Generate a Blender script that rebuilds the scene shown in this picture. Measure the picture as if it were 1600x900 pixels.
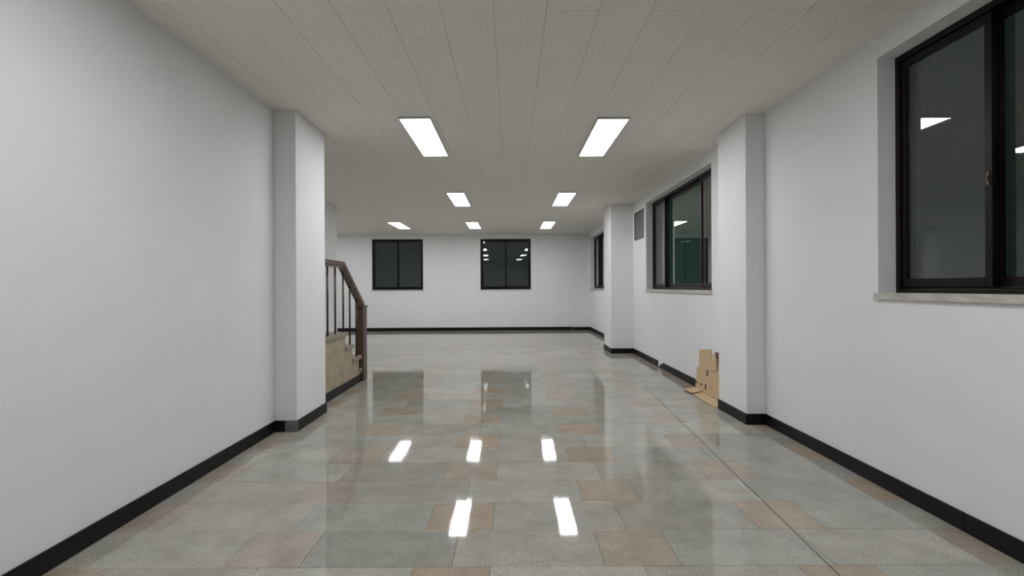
import bpy, bmesh, math, random
from mathutils import Vector

for o in list(bpy.data.objects):
    bpy.data.objects.remove(o)
scene = bpy.context.scene
COL = scene.collection
random.seed(7)

# ------------------------------------------------------------------ camera
CAM_H = 1.257            # eye height
H = 2.824                # ceiling height
cam_data = bpy.data.cameras.new('camera')
cam_data.sensor_width = 36.0
cam_data.lens = 18.0     # focal length 800 px on a 1600 px wide frame
cam_data.shift_x = (800 - 798) / 1600
cam_data.shift_y = (449 - 450) / 1600
cam_data.clip_start = 0.05
cam_data.clip_end = 200
cam = bpy.data.objects.new('camera', cam_data)
COL.objects.link(cam)
cam.location = (0, 0, CAM_H)
cam.rotation_euler = (math.pi / 2, 0.005, 0)
scene.camera = cam

# ------------------------------------------------------------------ night outside, exposure
world = bpy.data.worlds.new('night')
scene.world = world
world.use_nodes = True
wb = world.node_tree.nodes['Background']
wb.inputs['Color'].default_value = (0.57, 0.87, 0.74, 1)
wb.inputs['Strength'].default_value = 0.016
vs = scene.view_settings
vs.view_transform = 'Standard'
vs.look = 'None'
vs.exposure = 0.05
vs.gamma = 1.0
vs.use_curve_mapping = False
PANEL_STRENGTH = 18.5
PANEL_COLOR = (0.962, 0.973, 1.0, 1)

# ------------------------------------------------------------------ materials
def new_mat(name):
    m = bpy.data.materials.new(name)
    m.use_nodes = True
    nt = m.node_tree
    return m, nt, nt.nodes['Principled BSDF']

def N(nt, typ, **kw):
    n = nt.nodes.new(typ)
    for k, v in kw.items():
        setattr(n, k, v)
    return n

def noise(nt, scale, detail=3, rough=0.6, stretch=None):
    g = N(nt, 'ShaderNodeNewGeometry')
    t = N(nt, 'ShaderNodeTexNoise')
    t.inputs['Scale'].default_value = scale
    t.inputs['Detail'].default_value = detail
    t.inputs['Roughness'].default_value = rough
    if stretch:
        mp = N(nt, 'ShaderNodeMapping')
        mp.inputs['Scale'].default_value = stretch
        nt.links.new(g.outputs['Position'], mp.inputs['Vector'])
        nt.links.new(mp.outputs['Vector'], t.inputs['Vector'])
    else:
        nt.links.new(g.outputs['Position'], t.inputs['Vector'])
    return t.outputs['Fac']

def ramp(nt, fac, stops):
    r = N(nt, 'ShaderNodeValToRGB')
    els = r.color_ramp.elements
    els[0].position, els[0].color = stops[0][0], (*stops[0][1], 1)
    els[1].position, els[1].color = stops[-1][0], (*stops[-1][1], 1)
    for p, c in stops[1:-1]:
        e = els.new(p)
        e.color = (*c, 1)
    nt.links.new(fac, r.inputs['Fac'])
    return r.outputs['Color']

def mixc(nt, blend, fac, a, b):
    m = N(nt, 'ShaderNodeMix', data_type='RGBA', blend_type=blend)
    if isinstance(fac, (int, float)):
        m.inputs['Factor'].default_value = fac
    else:
        nt.links.new(fac, m.inputs['Factor'])
    for s, v in (('A', a), ('B', b)):
        sock = [i for i in m.inputs if i.name == s and i.type == 'RGBA'][0]
        if isinstance(v, tuple):
            sock.default_value = (*v, 1)
        else:
            nt.links.new(v, sock)
    return [o for o in m.outputs if o.type == 'RGBA'][0]

def bump(nt, bsdf, h, strength, dist=0.01):
    b = N(nt, 'ShaderNodeBump')
    b.inputs['Strength'].default_value = strength
    b.inputs['Distance'].default_value = dist
    nt.links.new(h, b.inputs['Height'])
    nt.links.new(b.outputs['Normal'], bsdf.inputs['Normal'])

def simple(name, c1, c2, scale, rough, bump_s=0.0, metallic=0.0, stretch=None, bdist=0.005, spec=0.5):
    m, nt, b = new_mat(name)
    f = noise(nt, scale, 4, 0.6, stretch)
    nt.links.new(ramp(nt, f, [(0.3, c1), (0.7, c2)]), b.inputs['Base Color'])
    b.inputs['Roughness'].default_value = rough
    b.inputs['Metallic'].default_value = metallic
    b.inputs['Specular IOR Level'].default_value = spec
    if bump_s:
        bump(nt, b, f, bump_s, bdist)
    return m

def per_tile(nt):
    """a 0..1 number that is different for each tile (object random + face attribute)"""
    oi = N(nt, 'ShaderNodeObjectInfo')
    at = N(nt, 'ShaderNodeAttribute', attribute_name='tint')
    ad = N(nt, 'ShaderNodeMath', operation='ADD')
    nt.links.new(oi.outputs['Random'], ad.inputs[0])
    nt.links.new(at.outputs['Fac'], ad.inputs[1])
    fr = N(nt, 'ShaderNodeMath', operation='FRACT')
    nt.links.new(ad.outputs[0], fr.inputs[0])
    return fr.outputs[0]

def granite(name, dark, mid, light, tones):
    m, nt, b = new_mat(name)
    speck = ramp(nt, noise(nt, 110, 6, 0.85), [(0.33, dark), (0.5, mid), (0.68, light)])
    cloud = ramp(nt, noise(nt, 4.5, 6, 0.72), [(0.3, (0.80, 0.80, 0.79)), (0.7, (1.14, 1.14, 1.14))])
    c = mixc(nt, 'MULTIPLY', 1.0, speck, cloud)
    tone = ramp(nt, per_tile(nt), [(i / (len(tones) - 1), t) for i, t in enumerate(tones)])
    c = mixc(nt, 'MULTIPLY', 1.0, c, tone)
    nt.links.new(c, b.inputs['Base Color'])
    rr = N(nt, 'ShaderNodeMapRange')
    nt.links.new(noise(nt, 5.0, 5, 0.7), rr.inputs['Value'])
    rr.inputs['From Min'].default_value = 0.3
    rr.inputs['From Max'].default_value = 0.75
    rr.inputs['To Min'].default_value = 0.02
    rr.inputs['To Max'].default_value = 0.075
    nt.links.new(rr.outputs['Result'], b.inputs['Roughness'])
    b.inputs['IOR'].default_value = 1.5
    return m

M = {}
M['wall'] = simple('white_wall_paint', (0.80, 0.80, 0.805), (0.83, 0.83, 0.835), 2.0, 0.75, 0.0, spec=0.25)
def wall_relief(m):
    nt = m.node_tree
    bump(nt, nt.nodes['Principled BSDF'], noise(nt, 35, 4, 0.6), 0.05, 0.01)
wall_relief(M['wall'])
M['granite_grey'] = granite('grey_granite', (0.20, 0.195, 0.175), (0.385, 0.376, 0.342), (0.57, 0.558, 0.515),
    [(0.80, 0.80, 0.79), (1.02, 0.99, 0.94), (0.91, 0.925, 0.91), (1.13, 1.115, 1.07), (0.86, 0.845, 0.82)])
M['granite_pink'] = granite('pinkish_brown_granite', (0.205, 0.165, 0.125), (0.395, 0.335, 0.268), (0.56, 0.49, 0.40),
    [(0.92, 0.93, 0.95), (1.04, 0.99, 0.95), (0.96, 0.99, 1.04), (0.95, 0.90, 0.85), (1.0, 1.0, 1.0)])
M['grout'] = simple('dark_floor_grout', (0.11, 0.11, 0.10), (0.16, 0.155, 0.145), 40, 0.8)
M['joint'] = simple('black_joint_filler', (0.05, 0.045, 0.04), (0.09, 0.08, 0.07), 30, 0.6)
def ceil_mat():
    m, nt, b = new_mat('gypsum_ceiling_tile')
    fine = ramp(nt, noise(nt, 130, 3, 0.8), [(0.34, (0.62, 0.60, 0.56)), (0.5, (0.87, 0.85, 0.80)), (0.7, (0.91, 0.895, 0.855))])
    tone = ramp(nt, per_tile(nt), [(0.0, (0.985, 0.985, 0.985)), (1.0, (1.01, 1.01, 1.01))])
    nt.links.new(mixc(nt, 'MULTIPLY', 1.0, fine, tone), b.inputs['Base Color'])
    b.inputs['Roughness'].default_value = 0.85
    b.inputs['Specular IOR Level'].default_value = 0.2
    bump(nt, b, noise(nt, 130, 3, 0.8), 0.15, 0.004)
    return m
M['ceiling'] = ceil_mat()
M['ceiling_back'] = simple('ceiling_backing_board', (0.30, 0.29, 0.27), (0.36, 0.35, 0.33), 20, 0.9)
M['base'] = simple('black_baseboard_paint', (0.006, 0.005, 0.0055), (0.011, 0.0095, 0.010), 25, 0.45, 0.03, spec=0.2)
M['base_bare'] = simple('worn_grey_baseboard', (0.10, 0.105, 0.11), (0.17, 0.175, 0.18), 30, 0.4)
M['frame'] = simple('dark_brown_aluminium', (0.005, 0.0033, 0.0028), (0.010, 0.0066, 0.005), 60, 0.35, spec=0.2)
M['latch'] = simple('bronze_latch_metal', (0.10, 0.07, 0.045), (0.15, 0.10, 0.07), 40, 0.35, metallic=0.8)
M['sill'] = simple('veined_marble_sill', (0.36, 0.335, 0.29), (0.66, 0.64, 0.60), 9, 0.35, stretch=(1, 1, 3))
M['lamp_frame'] = simple('white_lamp_casing', (0.55, 0.55, 0.55), (0.60, 0.60, 0.60), 10, 0.5)
M['travertine'] = simple('beige_stone_cladding', (0.32, 0.262, 0.175), (0.45, 0.38, 0.27), 3.5, 0.45, stretch=(1, 1, 2.2))
M['tread'] = simple('worn_granite_tread', (0.22, 0.19, 0.145), (0.34, 0.295, 0.23), 45, 0.35)
M['wood'] = simple('brown_handrail_wood', (0.055, 0.035, 0.022), (0.115, 0.076, 0.049), 14, 0.4, stretch=(6, 1, 6))
M['rail_metal'] = simple('dull_steel_bar', (0.22, 0.20, 0.18), (0.30, 0.28, 0.26), 30, 0.4, metallic=0.8)
M['baluster'] = simple('dark_bronze_baluster', (0.055, 0.04, 0.036), (0.09, 0.07, 0.06), 30, 0.25, metallic=0.7)
M['card'] = simple('brown_cardboard', (0.56, 0.415, 0.25), (0.64, 0.485, 0.305), 18, 0.85, stretch=(1, 1, 0.3))
M['card_edge'] = simple('cardboard_cut_edge', (0.10, 0.06, 0.038), (0.20, 0.125, 0.075), 60, 0.9)
M['ink'] = simple('black_carton_print', (0.03, 0.024, 0.018), (0.05, 0.04, 0.03), 50, 0.8)
M['ink_faded'] = simple('faded_carton_print', (0.17, 0.11, 0.07), (0.24, 0.165, 0.10), 50, 0.8)
M['vent_grey'] = simple('grey_blanking_board', (0.15, 0.143, 0.135), (0.19, 0.183, 0.175), 6, 0.6)
M['vent_frame'] = simple('dark_grey_vent_rim', (0.07, 0.066, 0.066), (0.10, 0.095, 0.095), 30, 0.5)

m, nt, b = new_mat('led_diffuser')
b.inputs['Base Color'].default_value = (0.9, 0.9, 0.9, 1)
b.inputs['Emission Color'].default_value = PANEL_COLOR
b.inputs['Emission Strength'].default_value = PANEL_STRENGTH
M['diffuser'] = m
m, nt, b = new_mat('window_glass')
b.inputs['Base Color'].default_value = (0.86, 0.93, 0.90, 1)
b.inputs['Transmission Weight'].default_value = 1.0
b.inputs['Roughness'].default_value = 0.0
b.inputs['IOR'].default_value = 1.5
M['glass'] = m
# side sashes: the same glass with a thin film of dust
def diffuse_mix_glass(name, tint, c1, c2, fac):
    m, nt, b = new_mat(name)
    b.inputs['Base Color'].default_value = (*tint, 1)
    b.inputs['Transmission Weight'].default_value = 1.0
    b.inputs['Roughness'].default_value = 0.0
    b.inputs['IOR'].default_value = 1.5
    df = N(nt, 'ShaderNodeBsdfDiffuse')
    nt.links.new(ramp(nt, noise(nt, 2.5, 3, 0.5), [(0.3, c1), (0.7, c2)]), df.inputs['Color'])
    mx = N(nt, 'ShaderNodeMixShader')
    mx.inputs['Fac'].default_value = fac
    nt.links.new(b.outputs['BSDF'], mx.inputs[1])
    nt.links.new(df.outputs['BSDF'], mx.inputs[2])
    nt.links.new(mx.outputs['Shader'], nt.nodes['Material Output'].inputs['Surface'])
    return m
M['dusty_glass'] = diffuse_mix_glass('dusty_window_glass', (0.86, 0.92, 0.91), (0.5, 0.53, 0.54), (0.62, 0.65, 0.66), 0.035)
M['green_glow_glass'] = diffuse_mix_glass('window_glass_painted_green_glow', (0.72, 0.92, 0.82), (0.13, 0.40, 0.29), (0.18, 0.48, 0.36), 0.06)  # glow of something green and lit outside, put into the pane's own colour

# ------------------------------------------------------------------ mesh helpers
class MB:
    """collects boxes, prisms and tubes, then links them as one mesh object"""
    def __init__(self):
        self.v, self.f = [], []
    def box(self, x0, x1, y0, y1, z0, z1):
        n = len(self.v)
        self.v += [(x0, y0, z0), (x1, y0, z0), (x1, y1, z0), (x0, y1, z0),
                   (x0, y0, z1), (x1, y0, z1), (x1, y1, z1), (x0, y1, z1)]
        self.f += [tuple(n + i for i in q) for q in
                   ((0, 3, 2, 1), (4, 5, 6, 7), (0, 1, 5, 4), (1, 2, 6, 5), (2, 3, 7, 6), (3, 0, 4, 7))]
        return self
    def prism(self, pts, axis, a, b_):
        """pts: polygon in the two remaining axes (order x,y,z without axis), extruded a..b_"""
        def mk(p, t):
            l = list(p); l.insert(axis, t); return tuple(l)
        n, k = len(self.v), len(pts)
        self.v += [mk(p, a) for p in pts] + [mk(p, b_) for p in pts]
        self.f.append(tuple(n + i for i in range(k)))
        self.f.append(tuple(n + k + i for i in reversed(range(k))))
        for i in range(k):
            j = (i + 1) % k
            self.f.append((n + i, n + k + i, n + k + j, n + j))
        return self
    def tube(self, p, q, r, seg=12):
        p, q = Vector(p), Vector(q)
        d = (q - p).normalized()
        u = d.orthogonal().normalized(); w = d.cross(u)
        n = len(self.v)
        for c in (p, q):
            for i in range(seg):
                t = 2 * math.pi * i / seg
                self.v.append(tuple(c + u * (r * math.cos(t)) + w * (r * math.sin(t))))
        for i in range(seg):
            j = (i + 1) % seg
            self.f.append((n + i, n + j, n + seg + j, n + seg + i))
        self.f.append(tuple(n + i for i in reversed(range(seg))))
        self.f.append(tuple(n + seg + i for i in range(seg)))
        return self
    def mesh(self, name, mat, bevel=0.0, smooth=False):
        me = bpy.data.meshes.new(name)
        me.from_pydata(self.v, [], self.f)
        bm = bmesh.new(); bm.from_mesh(me)
        bmesh.ops.recalc_face_normals(bm, faces=bm.faces)
        if bevel:
            bmesh.ops.bevel(bm, geom=list(bm.edges), offset=bevel, segments=2, affect='EDGES', profile=0.5)
        bm.to_mesh(me); bm.free()
        me.materials.append(M[mat])
        if smooth:
            for p in me.polygons:
                p.use_smooth = len(p.vertices) == 4
        return me
    def build(self, name, mat, parent=None, bevel=0.0, smooth=False):
        return link(name, self.mesh(name, mat, bevel, smooth), parent)

def link(name, me, parent=None):
    o = bpy.data.objects.new(name, me)
    COL.objects.link(o)
    if parent:
        o.parent = parent
    return o

def tag(o, label, cat, group=None, kind=None):
    o['label'] = label
    o['category'] = cat
    if group: o['group'] = group
    if kind: o['kind'] = kind
    return o

def empty(name, loc=(0, 0, 0), rz=0.0):
    o = bpy.data.objects.new(name, None)
    o.empty_display_size = 0.1
    COL.objects.link(o)
    o.location = loc
    o.rotation_euler = (0, 0, rz)
    return o

def wall_with_holes(name, x0, x1, z0, z1, thick, holes, loc, rz):
    """local: x along the wall, y into the wall, z up; holes: (x0, x1, z0, z1, depth or None)"""
    mb = MB()
    xs = sorted({x0, x1} | {h[0] for h in holes} | {h[1] for h in holes})
    zs = sorted({z0, z1} | {h[2] for h in holes} | {h[3] for h in holes})
    for i in range(len(xs) - 1):
        for j in range(len(zs) - 1):
            cx, cz = (xs[i] + xs[i + 1]) / 2, (zs[j] + zs[j + 1]) / 2
            hole = [h for h in holes if h[0] < cx < h[1] and h[2] < cz < h[3]]
            if not hole:
                mb.box(xs[i], xs[i + 1], 0, thick, zs[j], zs[j + 1])
            elif hole[0][4]:
                mb.box(xs[i], xs[i + 1], hole[0][4], thick, zs[j], zs[j + 1])
    o = mb.build(name, 'wall')
    o.location = loc
    o.rotation_euler = (0, 0, rz)
    return o

# ------------------------------------------------------------------ plan (metres; camera at x=0 y=0, looking along +y)
XL, XR = -2.078, 2.313
YB = -1.2
YF, FA = 14.95, 0.0175            # far wall: distance on the axis, and its slight turn
XS, YS = -3.36, 9.9               # stairwell side wall and its end
XFL = -6.2                        # wall of the bay behind the stairs
SILL, HEAD = 1.21, 2.685
def far_y(x): return YF + FA * x

# ------------------------------------------------------------------ floor
floor = MB().box(XFL, XR + 0.2, YB - 0.2, 15.3, -0.2, -0.004).build('floor', 'grout')
tag(floor, 'polished grey and pinkish brown granite tile floor', 'floor', kind='structure')

def tile_mesh(name, w, l, gap, ch, th, mat, down=False):
    """open-backed tile centred on its face: flat face, chamfered rim, sides"""
    a, b_ = w / 2 - gap / 2, l / 2 - gap / 2
    s = 1 if down else -1
    rings = [(a - ch, b_ - ch, 0), (a, b_, s * ch), (a, b_, s * th)]
    v, f = [], []
    for (p, q, z) in rings:
        v += [(-p, -q, z), (p, -q, z), (p, q, z), (-p, q, z)]
    f.append((0, 1, 2, 3))
    for r in range(2):
        for i in range(4):
            j = (i + 1) % 4
            f.append((r * 4 + i, (r + 1) * 4 + i, (r + 1) * 4 + j, r * 4 + j))
    if down:
        f = [tuple(reversed(q)) for q in f]
    me = bpy.data.meshes.new(name)
    me.from_pydata(v, [], f)
    me.materials.append(M[mat])
    return me

def px(x, y, z):
    u, v = 800 * x / y, 800 * (CAM_H - z) / y
    return 798 + u, 449 + v

def split_tiles(tiles, z, limit, seen):
    """the tiles in view that show largest, and the others"""
    vis, rest = [], []
    for t in tiles:
        x, y = t[0], t[1]
        if y > 0.5:
            # some corner of the tile falls in the frame
            c = [px(x + sx * t[2] / 2, max(0.3, y + sy * t[3] / 2), z) for sx in (-1, 1) for sy in (-1, 1)]
            inside = (max(p[0] for p in c) > 0 and min(p[0] for p in c) < 1600
                      and max(p[1] for p in c) > 0 and min(p[1] for p in c) < 900)
        else:
            inside = False
        if inside and seen(x, y):
            vis.append((t[2] * t[3] / y ** 3, t))
        else:
            rest.append(t)
    vis.sort(key=lambda k: -k[0])
    return [t for _, t in vis[:limit]], rest + [t for _, t in vis[limit:]]

def lay(tiles, parent, name, z, gap, ch, th, mats, down, limit, seen, tilt, lip):
    single, rest = split_tiles(tiles, z, limit, seen)
    cache = {}
    rnd = random.Random(11)
    for (x, y, w, l, mt) in single:
        key = (round(w, 3), round(l, 3), mt)
        if key not in cache:
            cache[key] = tile_mesh(name, w, l, gap, ch, th, mats[mt], down)
        o = link(name, cache[key], parent)
        o.location = (x, y, z + rnd.uniform(-lip, lip))
        o.rotation_euler = (rnd.gauss(0, tilt), rnd.gauss(0, tilt), 0)
    v, f, tint, mi = [], [], [], []
    for (x, y, w, l, mt) in rest:
        me = tile_mesh('tmp', w, l, gap, ch, th, mats[mt], down)
        n = len(v)
        ax, ay = rnd.gauss(0, tilt), rnd.gauss(0, tilt)
        for q in me.vertices:
            v.append((x + q.co.x, y + q.co.y, z + q.co.z + ax * q.co.y - ay * q.co.x))
        r = rnd.random()
        for p in me.polygons:
            f.append(tuple(n + i for i in p.vertices)); tint.append(r); mi.append(mt)
        bpy.data.meshes.remove(me)
    me = bpy.data.meshes.new(name + 's_beyond')
    me.from_pydata(v, [], f)
    for k in mats:
        me.materials.append(M[k])
    me.polygons.foreach_set('material_index', mi)
    at = me.attributes.new('tint', 'FLOAT', 'FACE')
    at.data.foreach_set('value', tint)
    o = link(name + 's_beyond', me, parent)
    o['kind'] = 'stuff'

ROW, SQ, LG, P = 0.3435, 0.346, 0.692, 1.73
tiles = []
k0 = int(math.floor((YB - 2.304) / ROW))
k1 = int(math.ceil((15.2 - 2.304) / ROW))
for k in range(k0, k1):
    ya, yb = 2.304 + k * ROW, 2.304 + (k + 1) * ROW
    ym = (ya + yb) / 2
    xmin = XL if ym < 7.15 else (XS if ym < YS else XFL)
    xmax = XR
    start = (0.42 if k % 2 == 0 else -0.445) - 5 * P
    x = start
    seq = 0
    while x < xmax:
        w = SQ if seq % 3 == 0 else LG
        a, b2 = max(x, xmin), min(x + w, xmax)
        if b2 - a > 0.03:
            tiles.append(((a + b2) / 2, ym, b2 - a, ROW, 1 if seq % 3 == 0 else 0))
        x += w; seq += 1
def floor_seen(x, y):
    if x < XL and px(x, y, 0)[0] < 560: return False
    return True
lay(tiles, floor, 'floor_tile', 0.0, 0.0018, 0.0005, 0.006, ['granite_grey', 'granite_pink'], False, 298, floor_seen, 0.0011, 0.0002)
# long sawn joint running through the tiles beside the window wall
MB().prism([(1.372, 1.5), (1.377, 1.5), (1.697, 6.6), (1.692, 6.6)], 2, -0.003, 0.0011).build('expansion_joint', 'joint', floor)

# ------------------------------------------------------------------ ceiling
ceiling = MB().box(XFL, XR + 0.2, YB - 0.2, 15.3, H + 0.004, H + 0.15).build('ceiling', 'ceiling_back')
tag(ceiling, 'ceiling of pale speckled rectangular gypsum tiles', 'ceiling', kind='structure')
tiles = []
CW, CL = 0.2985, 0.602
c0 = int(math.floor((XFL + 0.088) / CW)); c1 = int(math.ceil((XR + 0.088) / CW))
for c in range(c0, c1):
    xa, xb = max(-0.088 + c * CW, XFL), min(-0.088 + (c + 1) * CW, XR + 0.004)
    if xb - xa < 0.05: continue
    if XR - xb < 0.05: xb = XR + 0.004      # the last full column is cut to the wall
    off = 2.905 if c % 2 != 0 else 3.215
    k0 = int(math.floor((YB - off) / CL)); k1 = int(math.ceil((15.2 - off) / CL))
    for k in range(k0, k1):
        tiles.append(((xa + xb) / 2, off + (k + 0.5) * CL, xb - xa, CL, 0))
def ceil_seen(x, y):
    if x < XL and px(x, y, H)[0] < 500: return False
    return True
lay(tiles, ceiling, 'ceiling_tile', H, 0.0020, 0.0008, 0.006, ['ceiling'], True, 298, ceil_seen, 0.0006, 0.0004)

# ------------------------------------------------------------------ walls and pillars
def S(o, label, cat):
    return tag(o, label, cat, kind='structure')
S(MB().box(XL - 0.2, XL, YB, 5.0, 0, H).build('wall_left', 'wall'), 'long plain white wall running up to the pillar before the stairs', 'wall')
S(MB().box(XFL, XR + 0.25, YB - 0.2, YB, 0, H).build('wall_back', 'wall'), 'plain white wall closing the hall behind the viewer', 'wall')
S(MB().box(XS - 0.2, XL, 5.0, 5.2, 0, H).build('wall_stairwell', 'wall'), 'white wall closing the stair landing behind the pillar', 'wall')
S(MB().box(XS - 0.2, XS, 5.2, YS, 0, H).build('wall_stair_side', 'wall'), 'white wall strip on the far side of the staircase', 'wall')
S(MB().box(XFL, XS - 0.2, YS - 0.2, YS, 0, H).build('wall_bay_near', 'wall'), 'white wall of the bay behind the stairwell', 'wall')
S(MB().box(XFL - 0.2, XFL, YS - 0.2, 15.1, 0, H).build('wall_bay_left', 'wall'), 'white end wall of the bay behind the stairs', 'wall')

# right wall: local x runs from the far end towards the camera, local y outwards
RW0 = (XR, 15.3, 0)
def ry(y): return 15.3 - y
W1, W2, W3 = (3.222, 0.38), (8.735, 5.892), (14.83, 11.99)
VENT = (9.56, 8.87, 2.108, 2.622)
holes = [(ry(a), ry(c), SILL, HEAD, None) for a, c in (W1, W2, W3)]
holes.append((ry(VENT[0]), ry(VENT[1]), VENT[2], VENT[3], 0.07))
S(wall_with_holes('wall_right', 0, ry(YB), 0, H, 0.25, holes, RW0, -math.pi / 2), 'white window wall with pillars, cardboard leaning against it', 'wall')
FWIN = [(-4.03, -2.55), (-0.88, 0.592)]
fh = [(a / math.cos(FA), c / math.cos(FA), SILL - 0.012, HEAD - 0.01, None) for a, c in FWIN]
S(wall_with_holes('wall_far', XFL - 0.1, XR + 0.05, 0, H, 0.25, fh, (0, YF, 0), FA), 'white end wall with two square dark windows', 'wall')

S(MB().box(XL, -1.885, 4.5, 5.2, 0, H).build('pillar', 'wall', bevel=0.004), 'white square pillar in front of the stair railing', 'pillar')
S(MB().box(2.14, XR, 4.655, 5.275, 0, H).build('pillar', 'wall', bevel=0.004), 'white square pillar beside the leaning cardboard', 'pillar')
S(MB().box(1.893, XR, 9.66, 10.39, 0, H).build('pillar', 'wall', bevel=0.004), 'white square pillar next to the grey vent opening', 'pillar')

# ------------------------------------------------------------------ baseboards, piece by piece
BH, BT = 0.097, 0.012
def board(parent, x0, x1, y0, y1, mat='base', h=BH):
    return MB().box(x0, x1, y0, y1, 0.0005, h).build('board', mat, parent, bevel=0.0015)
bl = S(empty('baseboard_left', (0, 0, 0)), 'black baseboard along the long plain wall and its pillar', 'baseboard')
for a, c in ((YB, 1.3), (1.3, 3.7), (3.7, 4.5 - BT)):
    board(bl, XL, XL + BT, a, c)
board(bl, XL, -1.985, 4.5 - BT, 4.5)
o = board(bl, -1.985, -1.885 + BT, 4.5 - BT, 4.5, 'base_bare'); o['label'] = 'worn bare grey end of the baseboard'
board(bl, -1.885, -1.885 + BT, 4.5, 5.2)
br = S(empty('baseboard_right', (0, 0, 0)), 'black baseboard along the window wall and its pillars', 'baseboard')
for a, c in ((YB, 2.605), (2.609, 4.655 - BT)):
    board(br, XR - BT, XR, a, c)
board(br, 2.14 - BT, XR, 4.655 - BT, 4.655, h=BH)
board(br, 2.14 - BT, 2.14, 4.655, 5.275)
# run under the wide window: its far end is broken to a slope, then a bare gap
MB().prism([(5.275, 0.0005), (7.98, 0.0005), (7.98, 0.022), (7.76, BH), (5.275, BH)], 0, XR - BT, XR).build('board', 'base', br)
board(br, XR - BT, XR, 8.055, 9.66 - BT)
board(br, 1.893 - BT, XR, 9.66 - BT, 9.66)
board(br, 1.893 - BT, 1.893, 9.66, 10.39)
board(br, XR - BT, XR, 10.39, far_y(XR) - 0.02)
bf = S(empty('baseboard_far', (0, YF, 0), FA), 'black baseboard along the end wall with two windows', 'baseboard')
for a, c, h in ((XFL, -2.4, BH), (-2.4, -0.3, BH), (-0.3, 1.79, BH), (1.795, XR, BH - 0.008)):
    MB().box(a, c, -BT, 0, 0.0005, h).build('board', 'base', bf, bevel=0.0015)
bs = S(empty('baseboard_stair', (0, 0, 0)), 'black baseboard along the beige side of the staircase', 'baseboard')
board(bs, -2.035, -2.035 + BT, 5.2, 6.928, h=0.10)

# ------------------------------------------------------------------ windows
def window(name, loc, rz, width, z0, z1, sashes, label, reveal=0.11, latches=(), middle='glass'):
    root = S(empty(name, loc, rz), label, 'window')
    fw, fd = 0.036, 0.11
    y0, y1 = reveal, reveal + fd
    f = MB()
    f.box(0, fw, y0, y1, z0, z1); f.box(width - fw, width, y0, y1, z0, z1)
    f.box(fw, width - fw, y0, y1, z1 - fw, z1); f.box(fw, width - fw, y0, y1, z0, z0 + fw * 0.7)
    # the two guide rails of the sliding tracks
    for t in (0.028, 0.068):
        f.box(fw, width - fw, y0 + t + 0.012, y0 + t + 0.018, z0 + fw * 0.7, z0 + fw * 0.7 + 0.012)
    f.build('window_frame', 'frame', root, bevel=0.003)
    for (a, c, track) in sashes:
        ys = y0 + (0.012 if track == 0 else 0.058)
        ye = ys + 0.034
        sw = 0.042
        zb, zt = z0 + 0.035, z1 - 0.04
        s = MB()
        s.box(a, a + sw, ys, ye, zb, zt); s.box(c - sw, c, ys, ye, zb, zt)
        s.box(a + sw, c - sw, ys, ye, zt - sw, zt); s.box(a + sw, c - sw, ys, ye, zb, zb + sw * 1.25)
        so = s.build('sash', 'frame', root, bevel=0.003)
        MB().box(a + sw - 0.004, c - sw + 0.004, ys + 0.014, ys + 0.020, zb + sw * 1.25 - 0.004, zt - sw + 0.004).build('pane', 'dusty_glass' if len(sashes) == 3 and track == 0 else middle, so)
    for (x, track, z) in latches:
        ys = y0 + (0.012 if track == 0 else 0.058)
        lt = MB().box(x - 0.010, x + 0.010, ys - 0.005, ys, z - 0.035, z + 0.035)
        lt.box(x - 0.005, x + 0.005, ys - 0.011, ys - 0.005, z - 0.014, z + 0.014)
        lt.build('latch', 'latch', root, bevel=0.002)
    return root

def sill(parent, width, z, n, reveal=0.11, horn=0.02, nose=0.018, th=0.042, depth0=0.0):
    """slabs of stone laid in the opening, nose proud of the wall"""
    step = (width + 2 * horn) / n
    for i in range(n):
        a = -horn + i * step; c = a + step - (0.002 if i < n - 1 else 0)
        pts = [(a, -nose), (c, -nose), (c, 0.001)]
        if i == n - 1:
            pts += [(width - 0.0005, 0.001), (width - 0.0005, reveal)]
        else:
            pts += [(c, reveal)]
        if i == 0:
            pts += [(0.0005, reveal), (0.0005, 0.001), (a, 0.001)]
        else:
            pts += [(a, reveal)]
        MB().prism(pts, 2, z - th, z).build('sill_slab', 'sill', parent)

def side_window(name, span, label, e=0.665, middle='glass'):
    w = span[0] - span[1]
    s = 0.03
    sash = [(s, e, 0), (e - 0.05, w - e + 0.05, 1), (w - e, w - s, 0)]
    r = window(name, (XR, span[0], 0), -math.pi / 2, w, SILL + 0.002, HEAD, sash, label,
               latches=[(e - 0.021, 0, 1.80), (w - e + 0.021, 0, 1.80)], middle=middle)
    sill(r, w, SILL + 0.002, 3)
    return r
# the opening's lower edge is cut for the sill slabs' nose only: slabs rest on the wall
side_window('window_1', W1, 'large dark sliding window between the viewer and the pillar by the cardboard', e=0.635)
side_window('window_2', W2, 'wide dark sliding window above the cardboard, next to the vent opening', e=0.675, middle='green_glow_glass')
side_window('window_3', W3, 'dark window half hidden by the pillar near the end wall')
for i, (a, c) in enumerate(FWIN):
    w = (c - a) / math.cos(FA)
    x0 = a / math.cos(FA)
    loc = (x0 * math.cos(FA), YF + x0 * math.sin(FA), 0)
    r = window('window_%d' % (4 + i), loc, FA, w, SILL - 0.010, HEAD - 0.01,
               [(0.04, w / 2 + 0.024, 0), (w / 2 - 0.024, w - 0.04, 1)],
               ['square dark window on the end wall, beside the stair railing', 'square dark window on the end wall, mirroring rows of lamps'][i],
               reveal=0.05)
    sill(r, w, SILL - 0.010, 1, reveal=0.05, horn=0.03, nose=0.015, th=0.03)

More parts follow.
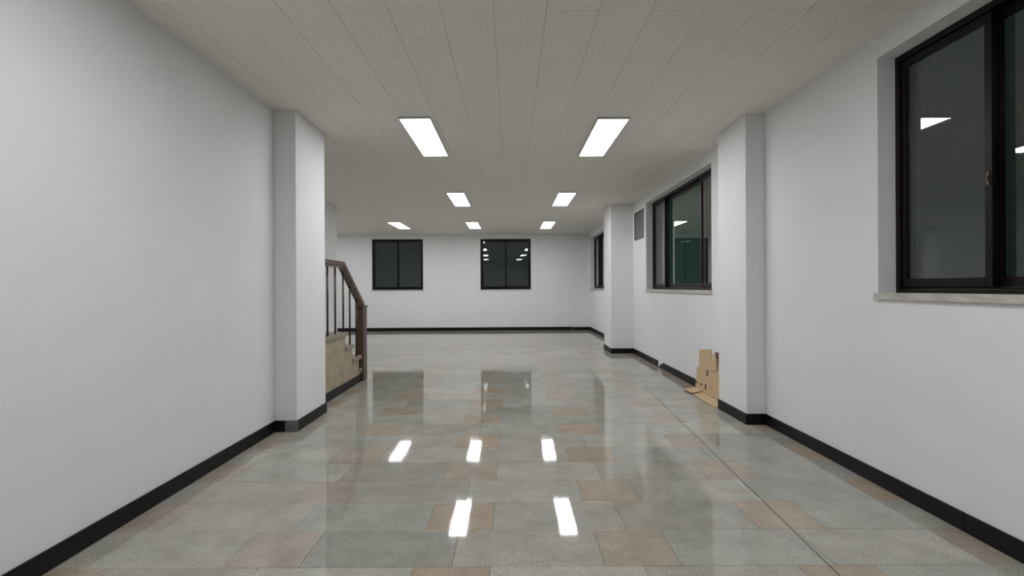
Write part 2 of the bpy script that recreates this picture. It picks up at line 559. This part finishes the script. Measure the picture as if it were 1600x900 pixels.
# ------------------------------------------------------------------ grey blanked vent in the window wall
v = tag(empty('vent_opening', (XR, VENT[0], 0), -math.pi / 2), 'grey blanked-off square vent opening beside the wide window', 'vent')
vw = VENT[0] - VENT[1]
MB().box(0.002, vw - 0.002, 0.012, 0.069, VENT[2] + 0.002, VENT[3] - 0.002).build('panel', 'vent_grey', v)
t = 0.014
fr = MB()
fr.box(0.001, t, 0.0, 0.0115, VENT[2] + 0.001, VENT[3] - 0.001); fr.box(vw - 0.03, vw - 0.001, 0.0, 0.0115, VENT[2] + 0.001, VENT[3] - 0.001)
fr.box(t, vw - 0.03, 0.0, 0.0115, VENT[2] + 0.001, VENT[2] + 0.02); fr.box(t, vw - 0.03, 0.0, 0.0115, VENT[3] - t, VENT[3] - 0.001)
fr.build('rim', 'vent_frame', v)

# ------------------------------------------------------------------ ceiling lamps
def make_lamp():
    r = empty('ceiling_light')
    w, l, th = 0.296, 1.335, 0.022
    e = 0.009
    c = MB()
    c.box(-w / 2, w / 2, -l / 2, -l / 2 + e, -th, 0); c.box(-w / 2, w / 2, l / 2 - e, l / 2, -th, 0)
    c.box(-w / 2, -w / 2 + e, -l / 2 + e, l / 2 - e, -th, 0); c.box(w / 2 - e, w / 2, -l / 2 + e, l / 2 - e, -th, 0)
    c.box(-w / 2 + e, w / 2 - e, -l / 2 + e, l / 2 - e, -0.01, 0)
    c.build('casing', 'lamp_frame', r)
    MB().box(-w / 2 + e + 0.0005, w / 2 - e - 0.0005, -l / 2 + e + 0.0005, l / 2 - e - 0.0005, -th + 0.002, -th + 0.008).build('diffuser', 'diffuser', r)
    return r
lamp0 = make_lamp()
LAMPS = [
    (-0.872, 5.35, 'lit ceiling lamp between the pillars, nearer the pillar by the stairs'),
    (0.957, 5.385, 'lit ceiling lamp between the pillars, nearer the pillar by the cardboard'),
    (-0.90, 9.05, 'lit ceiling lamp level with the vent opening, on the staircase side'),
    (0.94, 9.08, 'lit ceiling lamp level with the vent opening, nearer the wide window'),
    (-2.76, 12.75, 'lit ceiling lamp above the stair railing, before the end wall'),
    (-0.92, 12.80, 'lit ceiling lamp in the row by the end wall, between its two windows'),
    (0.925, 12.82, 'lit ceiling lamp in the row by the end wall, nearest the half-hidden window'),
    (-4.76, 12.90, 'lit ceiling lamp in the bay, peeking past the stairwell wall'),
    (-0.872, 1.68, 'lit ceiling lamp over the viewer along the plain wall, mirrored in the glass'),
    (0.957, 1.70, 'lit ceiling lamp over the viewer by the large window, mirrored in the glass'),
]
for i, (x, y, lab) in enumerate(LAMPS):
    if i == 0:
        o = lamp0
    else:
        o = lamp0.copy(); COL.objects.link(o)
        for ch in list(lamp0.children):
            c = ch.copy(); COL.objects.link(c); c.parent = o
    o.location = (x, y, H)
    tag(o, lab, 'ceiling light', 'rectangular ceiling lamps')

# ------------------------------------------------------------------ staircase
SX = -2.035
st = tag(empty('staircase', (SX, 7.1, 0)), 'short beige stone staircase with brown handrail and thin balusters behind the pillar', 'staircase')
def stp(mb, name, mat, bevel=0.0, parent=st):
    o = mb.build(name, mat, parent, bevel)
    o.location = (-SX, -7.1, 0)
    return o
LAND = 0.722
Z = [0.18, 0.36, 0.541, LAND]
YE = [6.86, 6.58, 6.30]           # where steps 2, 3 and the landing begin (towards the camera)
TH = 0.05
# stone body under the slabs (side outline), one solid
stp(MB().prism([(5.201, 0.0), (7.07, 0.0), (7.07, Z[0] - TH), (YE[0] - 0.02, Z[0] - TH), (YE[0] - 0.02, Z[1] - TH),
                (YE[1] - 0.02, Z[1] - TH), (YE[1] - 0.02, Z[2] - TH), (YE[2] - 0.02, Z[2] - TH), (YE[2] - 0.02, LAND - TH),
                (5.201, LAND - TH)], 0, -2.10, XS + 0.001), 'body', 'travertine')
# cladding panels on the open side
def clad(pts):
    stp(MB().prism(pts, 0, -2.10, SX), 'side_panel', 'travertine')
clad([(5.201, 0.0), (5.898, 0.0), (5.898, LAND - TH), (5.201, LAND - TH)])
clad([(5.900, 0.0), (6.928, 0.0), (6.928, Z[0] - TH), (YE[0] - 0.02, Z[0] - TH), (YE[0] - 0.02, Z[1] - TH),
      (YE[1] - 0.02, Z[1] - TH), (YE[1] - 0.02, Z[2] - TH), (YE[2] - 0.02, Z[2] - TH), (YE[2] - 0.02, LAND - TH), (5.900, LAND - TH)])
NX0, NX1, NY0, NY1 = -2.088, -1.998, 6.93, 7.105
# granite treads overhanging the cladding
stp(MB().box(XS + 0.001, SX + 0.022, 5.201, YE[2] + 0.012, LAND - TH, LAND), 'landing_slab', 'tread', 0.004)
stp(MB().box(XS + 0.001, SX + 0.022, YE[2] - 0.02, YE[1] + 0.025, Z[2] - TH, Z[2]), 'tread', 'tread', 0.004)
stp(MB().box(XS + 0.001, SX + 0.022, YE[1] - 0.02, YE[0] + 0.045, Z[1] - TH, Z[1]), 'tread', 'tread', 0.004)
stp(MB().prism([(XS + 0.001, YE[0] - 0.02), (SX + 0.022, YE[0] - 0.02), (SX + 0.022, NY0 - 0.002), (NX0 - 0.013, NY0 - 0.002), (NX0 - 0.013, 7.09), (XS + 0.001, 7.09)],
               2, Z[0] - TH, Z[0]), 'tread', 'tread')

# ------------------------------------------------------------------ railing
def rlp(mb, name, mat, bevel=0.0, smooth=False, parent=st):
    o = mb.build(name, mat, parent, bevel, smooth)
    if parent is st:
        o.location = (-SX, -7.1, 0)
    return o
newel = rlp(MB().box(NX0, NX1, NY0, NY1, 0.0005, 0.995), 'newel_post', 'wood', 0.004)
rlp(MB().box(NX0 - 0.012, NX1 + 0.012, NY0 - 0.012, NY1 + 0.012, 0.995, 1.018), 'newel_cap', 'wood', 0.004, parent=newel)
RX0, RX1 = -2.082, -2.004
YBND, ZB = 6.19, 1.578
YEND, ZE = 7.03, 1.045
def rail_y(top, flat_low, slope_low, x0, x1):
    # side outline along the run: level, then sloping down into the newel
    return MB().prism([(5.201, ZB + top[0]), (YBND, ZB + top[0]), (YEND, ZE + top[1]), (YEND, ZE + slope_low),
                       (YBND - 0.035, ZB + flat_low), (5.201, ZB + flat_low)], 0, x0, x1)
rail = rlp(rail_y((0.0, 0.0), -0.056, -0.085, RX0, RX1), 'handrail', 'wood', 0.006)
MBAR = MB().prism([(5.201, ZB - 0.0575), (YBND - 0.036, ZB - 0.0575), (6.926, ZE - 0.0865 + 0.062), (6.926, ZE - 0.105 + 0.062),
                   (YBND - 0.046, ZB - 0.076), (5.201, ZB - 0.076)], 0, RX0 + 0.012, RX1 - 0.012)
rlp(MBAR, 'rail_bar', 'rail_metal', parent=rail)
BX = -2.045
def under_rail(y):
    if y < YBND - 0.046: return ZB - 0.076
    return ZB - 0.076 + (y - YBND + 0.046) * (ZE - 0.105 + 0.062 - ZB + 0.076) / (6.926 - YBND + 0.046)
for y, zb in ((5.46, LAND), (5.71, LAND), (5.96, LAND), (6.245, LAND), (6.50, Z[2]), (6.765, Z[1])):
    o = rlp(MB().tube((BX, y, zb), (BX, y, under_rail(y) + 0.004), 0.011, 14), 'baluster', 'baluster', smooth=True)

# ------------------------------------------------------------------ cardboard
cb = tag(empty('cardboard_box', (2.2, 5.85, 0)), 'flattened brown cardboard box leaning on the wall by the pillar', 'cardboard')
def cbp(mb, name, mat, bevel=0.0, parent=cb, label=None):
    o = mb.build(name, mat, parent, bevel)
    o.location = (-2.2, -5.85, 0) if parent is cb else (0, 0, 0)
    if label: o['label'] = label
    return o
CT = 0.005
def lean(z): return 2.274 + 0.020 * z / 0.53          # front face of the leaning sheet
def leaning(pts, off=0.0, t=CT):
    """sheet whose outline is given as (y, z); front face on lean()"""
    m_ = MB(); k = len(pts)
    m_.v = [(lean(z) + off, y, z) for y, z in pts] + [(lean(z) + off + t, y, z) for y, z in pts]
    m_.f = [tuple(range(k)), tuple(reversed(range(k, 2 * k)))]
    m_.f += [(i, (i + 1) % k, k + (i + 1) % k, k + i) for i in range(k)]
    return m_
def sheet(y0, y1, z0, z1, off=0.0, t=CT):
    return leaning([(y0, z0), (y1, z0), (y1, z1), (y0, z1)], off, t)
cbp(leaning([(5.30, 0.006), (6.325, 0.006), (6.29, 0.271), (6.24, 0.278), (5.30, 0.352)]), 'back_panel', 'card')
cbp(leaning([(5.905, 0.290), (6.244, 0.262), (6.248, 0.488), (5.905, 0.530)], 0.0054), 'upper_flap', 'card')
cbp(leaning([(5.74, 0.300), (5.903, 0.285), (5.903, 0.464), (5.74, 0.490)], 0.0056), 'upper_flap', 'card')
cbp(leaning([(5.30, 0.33), (5.738, 0.30), (5.738, 0.515), (5.30, 0.57)], 0.0058), 'side_flap', 'card')
cbp(leaning([(5.66, 0.31), (5.668, 0.31), (5.685, 0.44), (5.738, 0.517), (5.66, 0.527)], -0.012, 0.003), 'torn_edge', 'card_edge')
# flaps lying on the floor, the smaller one resting over the long one
def flap(pts, name='floor_flap', mat='card', dz=0.0):
    m_ = MB(); k = len(pts)
    m_.v = [p for p in pts] + [(p[0], p[1], p[2] + CT) for p in pts]
    m_.f = [tuple(reversed(range(k))), tuple(range(k, 2 * k))] + [(i, (i + 1) % k, k + (i + 1) % k, k + i) for i in range(k)]
    return cbp(m_, name, mat)
flap([(2.112, 5.97, 0.001), (2.100, 5.38, 0.001), (2.135, 5.305, 0.001), (2.268, 5.305, 0.001), (2.268, 6.11, 0.001)])
flap([(2.086, 6.205, 0.014), (2.105, 5.945, 0.016), (2.270, 6.085, 0.012), (2.270, 6.322, 0.012)])
def edge(p, q, z):
    cbp(MB().prism([(p[0] - 0.0012, p[1]), (q[0] - 0.0012, q[1]), (q[0] - 0.0002, q[1]), (p[0] - 0.0002, p[1])], 2, z, z + CT - 0.0008), 'cut_edge', 'card_edge')
edge((2.112, 5.97), (2.100, 5.38), 0.001)
# print
def pr(y0, y1, z0, z1, mat='ink', name='printed_mark'):
    cbp(sheet(y0, y1, z0, z1, -0.0010, 0.0008), name, mat)
m_ = MB()
for (y0, y1, z0, z1) in ((5.928, 5.940, 0.212, 0.285), (5.976, 5.988, 0.212, 0.285), (5.940, 5.976, 0.275, 0.285), (5.940, 5.976, 0.212, 0.222), (5.948, 5.968, 0.234, 0.262)):
    q = sheet(y0, y1, z0, z1, -0.0010, 0.0008); n = len(m_.v)
    m_.v += q.v; m_.f += [tuple(n + i for i in f_) for f_ in q.f]
cbp(m_, 'printed_mark', 'ink')
pr(5.97, 6.03, 0.092, 0.108); pr(5.97, 6.03, 0.052, 0.070); pr(5.988, 6.012, 0.070, 0.092)
pr(6.10, 6.17, 0.066, 0.094, 'ink_faded'); pr(6.24, 6.30, 0.070, 0.098, 'ink_faded')
pr(5.80, 5.92, 0.098, 0.104, 'ink_faded', 'printed_line'); pr(5.70, 5.87, 0.292, 0.302, 'ink_faded', 'printed_line')
